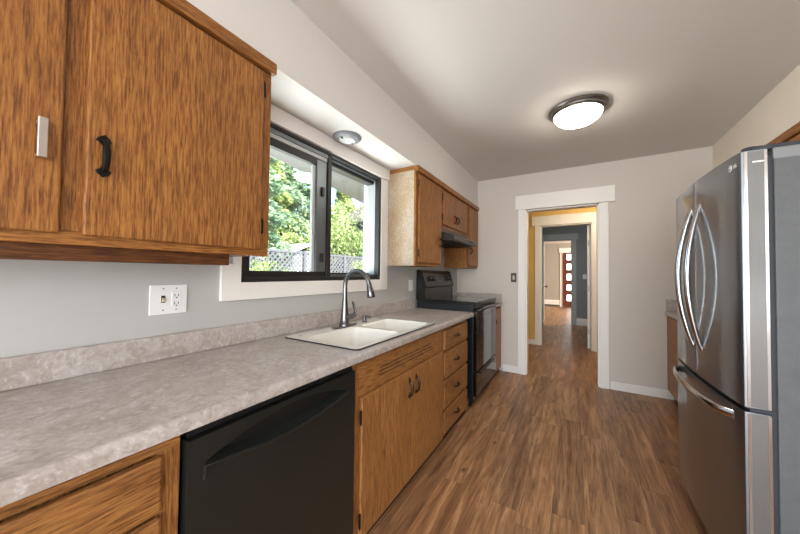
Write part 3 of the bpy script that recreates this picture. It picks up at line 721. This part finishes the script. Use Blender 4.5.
# round emblem and lettering on the near door
def text_mesh(txt, size, ext=.0008):
    cu = bpy.data.curves.new('lettering', 'FONT'); cu.body = txt; cu.size = size; cu.extrude = ext; cu.align_x = 'CENTER'; cu.align_y = 'CENTER'
    o = bpy.data.objects.new('lettering', cu); COL.objects.link(o); bpy.context.view_layer.update()
    me = bpy.data.meshes.new_from_object(o); COL.objects.unlink(o); bpy.data.objects.remove(o); return me
RT = Matrix.Rotation(-PI / 2, 4, 'Z') @ Matrix.Rotation(PI / 2, 4, 'X')
def place_text(txt, size, y, z, par, mat):
    me = text_mesh(txt, size); me.transform(Matrix.Translation((front_x(y) - .0006, y, z)) @ RT); me.transform(Matrix.Translation(-Vector(par['_loc'])))
    me.materials.append(mat); o = bpy.data.objects.new('lettering', me); COL.objects.link(o); o.parent = par; return o
b = BM(); ey, ez = 1.660, 1.706
tube(b, [(front_x(ey) - .001, ey + .011 * math.cos(a), ez + .011 * math.sin(a)) for a in (2 * PI * i / 24 for i in range(23))], .0014, 6)
tube(b, [(front_x(ey) - .001, ey, ez + .006), (front_x(ey) - .001, ey, ez - .004), (front_x(ey) - .001, ey - .005, ez - .004)], .0012, 6)
lathe(b, [(.0016, -.0015), (.0016, .0)], (front_x(ey), ey + .005, ez + .003), 'x', 8); obj('emblem', b, LOGO, fd2)
place_text('LG', .021, 1.631, 1.706, fd2, LOGO)

# ------------------------------------------------------------------ right side cabinets
c = thing('upper_cabinet', 'oak upper cabinet on the right wall, seen over the refrigerator top', 'cabinet', (2.8, 3.3, 1.4))
obj('carcass', box(BM(), 2.69, W - .001, 2.46, D - .002, 1.40, SOF - .001), WV, c)
b = BM(); box(b, 2.67, 2.69, 2.46, D - .002, 1.40, SOF - .001); obj('face_frame', b, WH, c)
b = BM(); box(b, 2.637, 2.672, 2.46, D - .002, 2.160, SOF - .001, .004); obj('crown_strip', b, WH, c)
for y0, y1 in ((2.50, 3.28), (3.32, 4.08)):
    d = door_slab(y0, y1, 1.43, 2.152, 2.65, 2.67, WV, c)
    b = BM(); tube(b, [(2.65, y1 - .05, 1.56), (2.622, y1 - .05, 1.575), (2.622, y1 - .05, 1.625), (2.65, y1 - .05, 1.64)], .006, 8); obj('handle', b, IRON, d)
c = thing('upper_cabinet', 'short oak cabinet over the refrigerator', 'cabinet', (2.8, 2.0, 1.8))
obj('carcass', box(BM(), 2.69, W - .001, 1.56, 2.455, 1.80, SOF - .001), WV, c)
obj('crown_strip', box(BM(), 2.637, 2.69, 1.56, 2.455, 2.160, SOF - .001, .004), WH, c)
for y0, y1 in ((1.58, 2.0), (2.01, 2.435)):
    d = door_slab(y0, y1, 1.82, 2.152, 2.65, 2.69, WV, c)
    b = BM(); tube(b, [(2.65, y1 - .05, 1.84), (2.622, y1 - .05, 1.85), (2.622, y1 - .05, 1.89), (2.65, y1 - .05, 1.90)], .006, 8); obj('handle', b, IRON, d)
c = thing('base_cabinet', 'dark oak base cabinet behind the refrigerator against the far wall', 'cabinet', (2.65, 3.3, 0))
obj('carcass', box(BM(), 2.345, W - .001, 2.46, D - .002, .09, .874), WV2, c)
obj('toe_board', box(BM(), 2.40, W - .001, 2.46, D - .002, 0, .09), TOE, c)
b = BM()
for y0, y1 in ((2.46, 2.49), (3.28, 3.32), (4.09, D - .002)): box(b, 2.325, 2.345, y0, y1, .09, .874)
box(b, 2.325, 2.345, 2.49, 4.09, .845, .874); box(b, 2.325, 2.345, 2.49, 4.09, .09, .11); obj('face_frame', b, WV2, c)
for y0, y1 in ((2.48, 3.295), (3.305, 4.10)):
    d = door_slab(y0, y1, .10, .86, 2.306, 2.326, WV2, c)
    b = BM(); tube(b, [(2.306, y0 + .06, .68), (2.278, y0 + .06, .695), (2.278, y0 + .06, .745), (2.306, y0 + .06, .76)], .006, 8); obj('handle', b, IRON, d)
c = thing('countertop', 'laminate countertop seen behind the refrigerator at the far wall', 'countertop', (2.65, 3.3, .876))
b = BM(); prism(b, edge_prof(W - .001, 2.292, sgn=-1), 'y', 2.46, D - .001); obj('slab', b, LAM, c, True)
b = BM(); box(b, 2.302, W - .001, D - .022, D - .001, .915, 1.040, .004); box(b, W - .022, W - .001, 2.46, D - .022, .915, 1.04, .004); obj('backsplash', b, LAM, c)

# ------------------------------------------------------------------ lamps
LX, LY = 1.50, 2.69
c = thing('ceiling_light', 'lit flush-mount ceiling light with glass dome and brushed nickel ring', 'ceiling light', (LX, LY, H))
b = BM(); lathe(b, [(.205, 0), (.208, -.012), (.200, -.022), (.190, -.024), (.188, -.036), (.178, -.044), (.165, -.046), (.165, 0)], (LX, LY, H - .001), 'z', 56); obj('ring', b, NICKEL, c, True)
b = BM(); lathe(b, [(.168, -.040), (.165, -.052), (.150, -.076), (.120, -.098), (.08, -.112), (.04, -.119), (.008, -.121)], (LX, LY, H), 'z', 56); obj('glass_dome', b, DOME, c, True)
b = BM(); lathe(b, [(.010, -.120), (.012, -.124), (.008, -.130), (.009, -.136), (.003, -.142)], (LX, LY, H), 'z', 16); obj('finial', b, NICKEL, c, True)
RX, RY = .128, 1.548
c = thing('recessed_light', 'unlit round silver recessed spotlight in the soffit above the window', 'recessed light', (RX, RY, SOF))
b = BM(); lathe(b, [(.098, 0), (.098, -.004), (.088, -.014), (.072, -.020), (.058, -.016), (.056, .0)], (RX, RY, SOF - .0005), 'z', 40); obj('trim_ring', b, CAP, c, True)
b = BM(); lathe(b, [(.0565, .0), (.0565, -.018), (.050, -.026), (.042, -.024), (.004, -.022)], (RX, RY, SOF - .0005), 'z', 32); obj('lens', b, LENS, c, True)
b = BM()
for s in (-1, 1): box(b, RX - .006, RX + .006, RY + s * .052 - .007, RY + s * .052 + .007, SOF - .030, SOF - .018, .002)
obj('clip', b, SLOT, c)

# ------------------------------------------------------------------ switches, outlets, heater
c = thing('outlet_plate', 'white two-gang plate with toggle switch and outlet on the left wall above the counter', 'outlet', (0, .58, 1.16))
obj('plate', box(BM(), 0, .006, .513, .647, 1.098, 1.221, .0025), PLATE, c)
tg = obj('switch_frame', box(BM(), .0055, .0068, .552, .566, 1.146, 1.176), SLOT, c)
b = BM(); prism(b, [(.006, 1.149), (.019, 1.153), (.018, 1.161), (.006, 1.168)], 'y', .554, .564); obj('toggle', b, BEIGEP, tg)
rc = obj('receptacle', box(BM(), .0055, .009, .588, .624, 1.126, 1.192, .0015), PLATE, c)
b = BM()
for zc in (1.176, 1.142):
    box(b, .0086, .0094, .598, .6005, zc - .005, zc + .006); box(b, .0086, .0094, .611, .6135, zc - .005, zc + .006); lathe(b, [(.003, .0088), (.003, .0094)], (0, .606, zc - .010), 'x', 8)
obj('slots', b, SLOT, rc)
b = BM()
for yy in (.559, .606):
    for zz in (1.115, 1.205): lathe(b, [(.003, .006), (.0025, .0072)], (0, yy, zz), 'x', 8)
obj('screws', b, CASE, c)
c = thing('outlet_plate', 'white wall plate beside the range backguard under the far upper cabinet', 'outlet', (0, 2.72, 1.16))
obj('plate', box(BM(), 0, .006, 2.675, 2.765, 1.10, 1.215, .0025), PLATE, c)
obj('receptacle', box(BM(), .0055, .009, 2.70, 2.74, 1.125, 1.19, .0015), PLATE, c)
c = thing('light_switch', 'dark brown wall switch left of the kitchen doorway', 'light switch', (.785, D, 1.24))
obj('plate', box(BM(), .75, .818, D - .006, D, 1.182, 1.302, .002), BROWNP, c)
b = BM(); box(b, .771, .797, D - .011, D - .005, 1.215, 1.268, .002); obj('toggle', b, BEIGEP, c)
c = thing('light_switch', 'white switch plate on the slate grey wall beyond the second doorway', 'light switch', (1.68, 8.9, 1.25))
obj('plate', box(BM(), 1.655, 1.735, 8.893, 8.9, 1.19, 1.31, .002), PLATE, c); obj('toggle', box(BM(), 1.69, 1.70, 8.885, 8.894, 1.24, 1.26), PLATE, c)
c = thing('baseboard_heater', 'long white baseboard heater along the entry wall at the far end', 'heater', (.3, 13.75, 0))
b = BM(); prism(b, [(13.72, .04), (13.72, .20), (13.75, .26), (13.799, .265), (13.799, .04)], 'x', -.8, .93); obj('cover', b, TRIM, c)
b = BM(); box(b, -.8, .93, 13.716, 13.722, .045, .075); obj('air_slot', b, SLOT, c)
c = thing('washing_machine', 'white and black appliance just visible behind the open door at left in the passage', 'appliance', (.45, 8.0, 0))
obj('cabinet', box(BM(), .12, .70, 7.6, 8.2, .02, .90, .02), PLATE, c); obj('control_panel', box(BM(), .12, .22, 7.6, 8.2, .90, 1.05, .01), BLK, c)
b = BM(); lathe(b, [(.2, 0), (.2, .02), (.16, .03)], (.70, 7.9, .46), 'x', 24); obj('round_door', b, BLK, c, True)

# ------------------------------------------------------------------ outside the window
c = thing('lattice_fence', 'weathered diagonal lattice fence across the yard outside the window', 'fence', (-6, 7, -.1))
FXx = -6.0
for k in range(7):
    ya = -1.0 + 1.9 * k
    b = BM(); yb = ya + 1.9; z0, z1 = .75, 1.90
    lat = .165
    for sg in (1, -1):
        for q in range(-9, 20):
            # slat: line z = z0 + sg*(y - s); clip to the panel
            s = ya + q * lat if sg > 0 else ya + (q - 0) * lat
            a0, a1 = (max(ya, s), min(yb, s + (z1 - z0))) if sg > 0 else (max(ya, s - (z1 - z0)), min(yb, s))
            if a1 - a0 < .03: continue
            zz = (lambda y: z0 + (y - s)) if sg > 0 else (lambda y: z0 + (s - y))
            h = .032; x = FXx + (.006 if sg > 0 else -.006)
            P = [(x - .005, a0, zz(a0) - h), (x - .005, a1, zz(a1) - h), (x - .005, a1, zz(a1) + h), (x - .005, a0, zz(a0) + h)]
            A = [b.verts.new(p) for p in P]; B = [b.verts.new((p[0] + .01, p[1], p[2])) for p in P]
            b.faces.new(A); b.faces.new(B[::-1])
            for i in range(4): b.faces.new((A[i], B[i], B[(i + 1) % 4], A[(i + 1) % 4]))
    obj('lattice_panel', b, LATT, c)
    b = BM(); box(b, FXx - .02, FXx + .02, ya, yb, 1.88, 1.94); box(b, FXx - .02, FXx + .02, ya, yb, .70, .76); obj('rail', b, LATT, c)
    b = BM()
    for q in range(13): box(b, FXx - .012, FXx + .012, ya + q * .146 + .003, ya + q * .146 + .143, -.1, .70)
    obj('board_panel', b, LATT, c)
    obj('post', box(BM(), FXx - .05, FXx + .05, ya - .05, ya + .05, -.1, 1.98), LATT, c)
c = thing('shed', 'pale sunlit gabled roof showing just above the lattice fence', 'shed', (-8.4, 8.3, -.1))
b = BM(); box(b, -9.2, -7.6, 7.55, 9.05, -.1, 2.12); obj('wall', b, SIDING, c)
b = BM(); prism(b, [(7.35, 2.08), (8.3, 2.46), (9.25, 2.08), (9.25, 2.02), (8.3, 2.38), (7.35, 2.02)], 'x', -9.35, -7.45); obj('roof', b, SHEDR, c)
c = thing('neighbour_house', 'white house gable with dark roof edge at the right side of the window view', 'house', (-8, 15.4, -.1))
b = BM(); prism(b, [(12.35, -.1), (16, -.1), (16, 5.6), (12.35, 3.55)], 'x', -9.5, -7.2); obj('gable_wall', b, SIDING, c)
b = BM(); prism(b, [(11.6, 3.62), (16.3, 6.2), (16.3, 6.45), (11.55, 3.85)], 'x', -9.8, -6.9); obj('roof', b, ROOFM, c)

def conifer(seed, Ht, R, n, size=.2):
    r = random.Random(seed); v = []; f = []
    for _ in range(n):
        t = r.random() ** .85; z = .5 + t * (Ht - .5); rad = R * (1 - t) ** .8 * (.35 + .65 * r.random() ** .5) * (.75 + .25 * math.sin(z * 5.2))
        a = r.random() * 2 * PI; c0 = Vector((rad * math.cos(a), rad * math.sin(a), z - .35 * rad))
        for _k in range(2):
            d = Vector((math.cos(a) + r.gauss(0, .6), math.sin(a) + r.gauss(0, .6), r.gauss(-.25, .4))).normalized()
            s = d.cross(Vector((r.gauss(0, 1), r.gauss(0, 1), r.gauss(0, 1)))).normalized()
            L = size * (.7 + .9 * r.random()); wd = L * .34; i = len(v)
            v += [tuple(c0 - d * L * .5), tuple(c0 + s * wd), tuple(c0 + d * L * .6), tuple(c0 - s * wd)]; f.append((i, i + 1, i + 2, i + 3))
    return v, f
def bushy(seed, Ht, R, n, size=.2, base=.1):
    r = random.Random(seed); v = []; f = []
    cl = [(r.gauss(0, R * .45), r.gauss(0, R * .45), base * Ht + r.random() * (1 - base) * Ht, R * (.3 + .35 * r.random())) for _ in range(26)]
    for _ in range(n):
        cx, cy, cz_, cr = r.choice(cl); d = Vector((r.gauss(0, 1), r.gauss(0, 1), r.gauss(0, 1))).normalized(); c0 = Vector((cx, cy, cz_)) + d * cr * r.random() ** .4
        e = Vector((r.gauss(0, 1), r.gauss(0, 1), r.gauss(0, 1))).normalized(); s = e.cross(d + Vector((.01, .02, .03))).normalized(); L = size * (.6 + .8 * r.random()); i = len(v)
        v += [tuple(c0 - e * L * .5), tuple(c0 + s * L * .35), tuple(c0 + e * L * .5), tuple(c0 - s * L * .35)]; f.append((i, i + 1, i + 2, i + 3))
    return v, f
def leafmesh(name, vf, mat):
    me = bpy.data.meshes.new(name); me.from_pydata(vf[0], [], vf[1]); me.materials.append(mat); me.update(); return me
def trunkmesh(Ht, r):
    b = BM(); tube(b, [(0, 0, -.1), (.03, .02, Ht * .3), (-.02, .03, Ht * .7), (0, 0, Ht * .97)], [r, r * .8, r * .45, r * .08], 8)
    rr_ = random.Random(3)
    for k in range(14):
        z = Ht * (.15 + .055 * k); a = k * 2.4; L = Ht * .16 * (1 - k / 16); tube(b, [(0, 0, z), (L * math.cos(a), L * math.sin(a), z + L * .15)], [r * .22, r * .06], 5)
    me = bpy.data.meshes.new('trunk'); b.to_mesh(me); b.free(); me.materials.append(BARK); return me
PROT = {'a': (leafmesh('foliage', conifer(1, 10, 2.2, 6500, .19), PINE), trunkmesh(10, .17)), 'b': (leafmesh('foliage', conifer(2, 9, 2.4, 6000, .19), LEAF), trunkmesh(9, .14)),
        'c': (leafmesh('foliage', bushy(3, 5.2, 1.9, 6500, .15), LEAF), trunkmesh(4.6, .10)), 'd': (leafmesh('foliage', bushy(4, 2.6, 1.3, 3500, .12, .1), LEAF), trunkmesh(2.2, .05))}
def plant(kind, x, y, s, rz, name, label, cat, group):
    o = thing(name, label, cat, (x, y, -.1), group); o.rotation_euler = (0, 0, rz); o.scale = (s, s, s)
    for nm, me in zip(('foliage', 'trunk'), PROT[kind]):
        p = bpy.data.objects.new(nm, me); COL.objects.link(p); p.parent = o
TREES = [
 ('a', -9.0, 6.6, 1.0, .3, 'blue-green pine nearest the left edge of the window view'),
 ('a', -12.5, 10.4, 1.15, 1.2, 'blue-green pine behind the middle of the left pane'),
 ('b', -11.6, 9.6, .85, 2.0, 'yellow-green tree in the left pane behind the shed'),
 ('a', -15.0, 18.6, 1.0, 2.6, 'tall dark pine seen right of the window mullion'),
 ('b', -11.4, 14.6, .9, 4.0, 'sunlit yellow-green tree in the right pane in front of the pines'),
 ('c', -7.8, 10.2, .82, .9, 'leafy light green tree at the end of the lattice fence'),
 ('a', -19.0, 14.0, 1.3, 5.1, 'distant pine in the background left of the window mullion'),
 ('b', -17.5, 21.5, 1.1, .4, 'distant yellow-green tree beyond the neighbour house'),
 ('a', -17.0, 11.0, 1.1, 3.3, 'distant pine behind the left pane trees'),
 ('a', -14.4, 13.6, 1.15, .7, 'pine in the gap at the top right of the left pane'),
 ('a', -20.0, 20.5, 1.2, 1.7, 'far pine in the gap of the right pane'),
]
for k, x, y, s, rz, lb in TREES: plant(k, x, y, s, rz, 'pine_tree' if k == 'a' else 'leafy_tree', lb, 'tree', 'trees outside the window')
plant('d', -5.0, 8.6, .62, .4, 'shrub', 'leafy shrub in front of the right end of the lattice fence', 'shrub', 'shrubs in the yard')
plant('d', -6.9, 11.55, 1.1, 1.4, 'shrub', 'tall leafy shrub in front of the white house gable', 'shrub', 'shrubs in the yard')
plant('d', -5.2, 4.6, .55, 2.4, 'shrub', 'leafy shrub in front of the left end of the lattice fence', 'shrub', 'shrubs in the yard')

for o in bpy.data.objects:
    if '_loc' in o: del o['_loc']
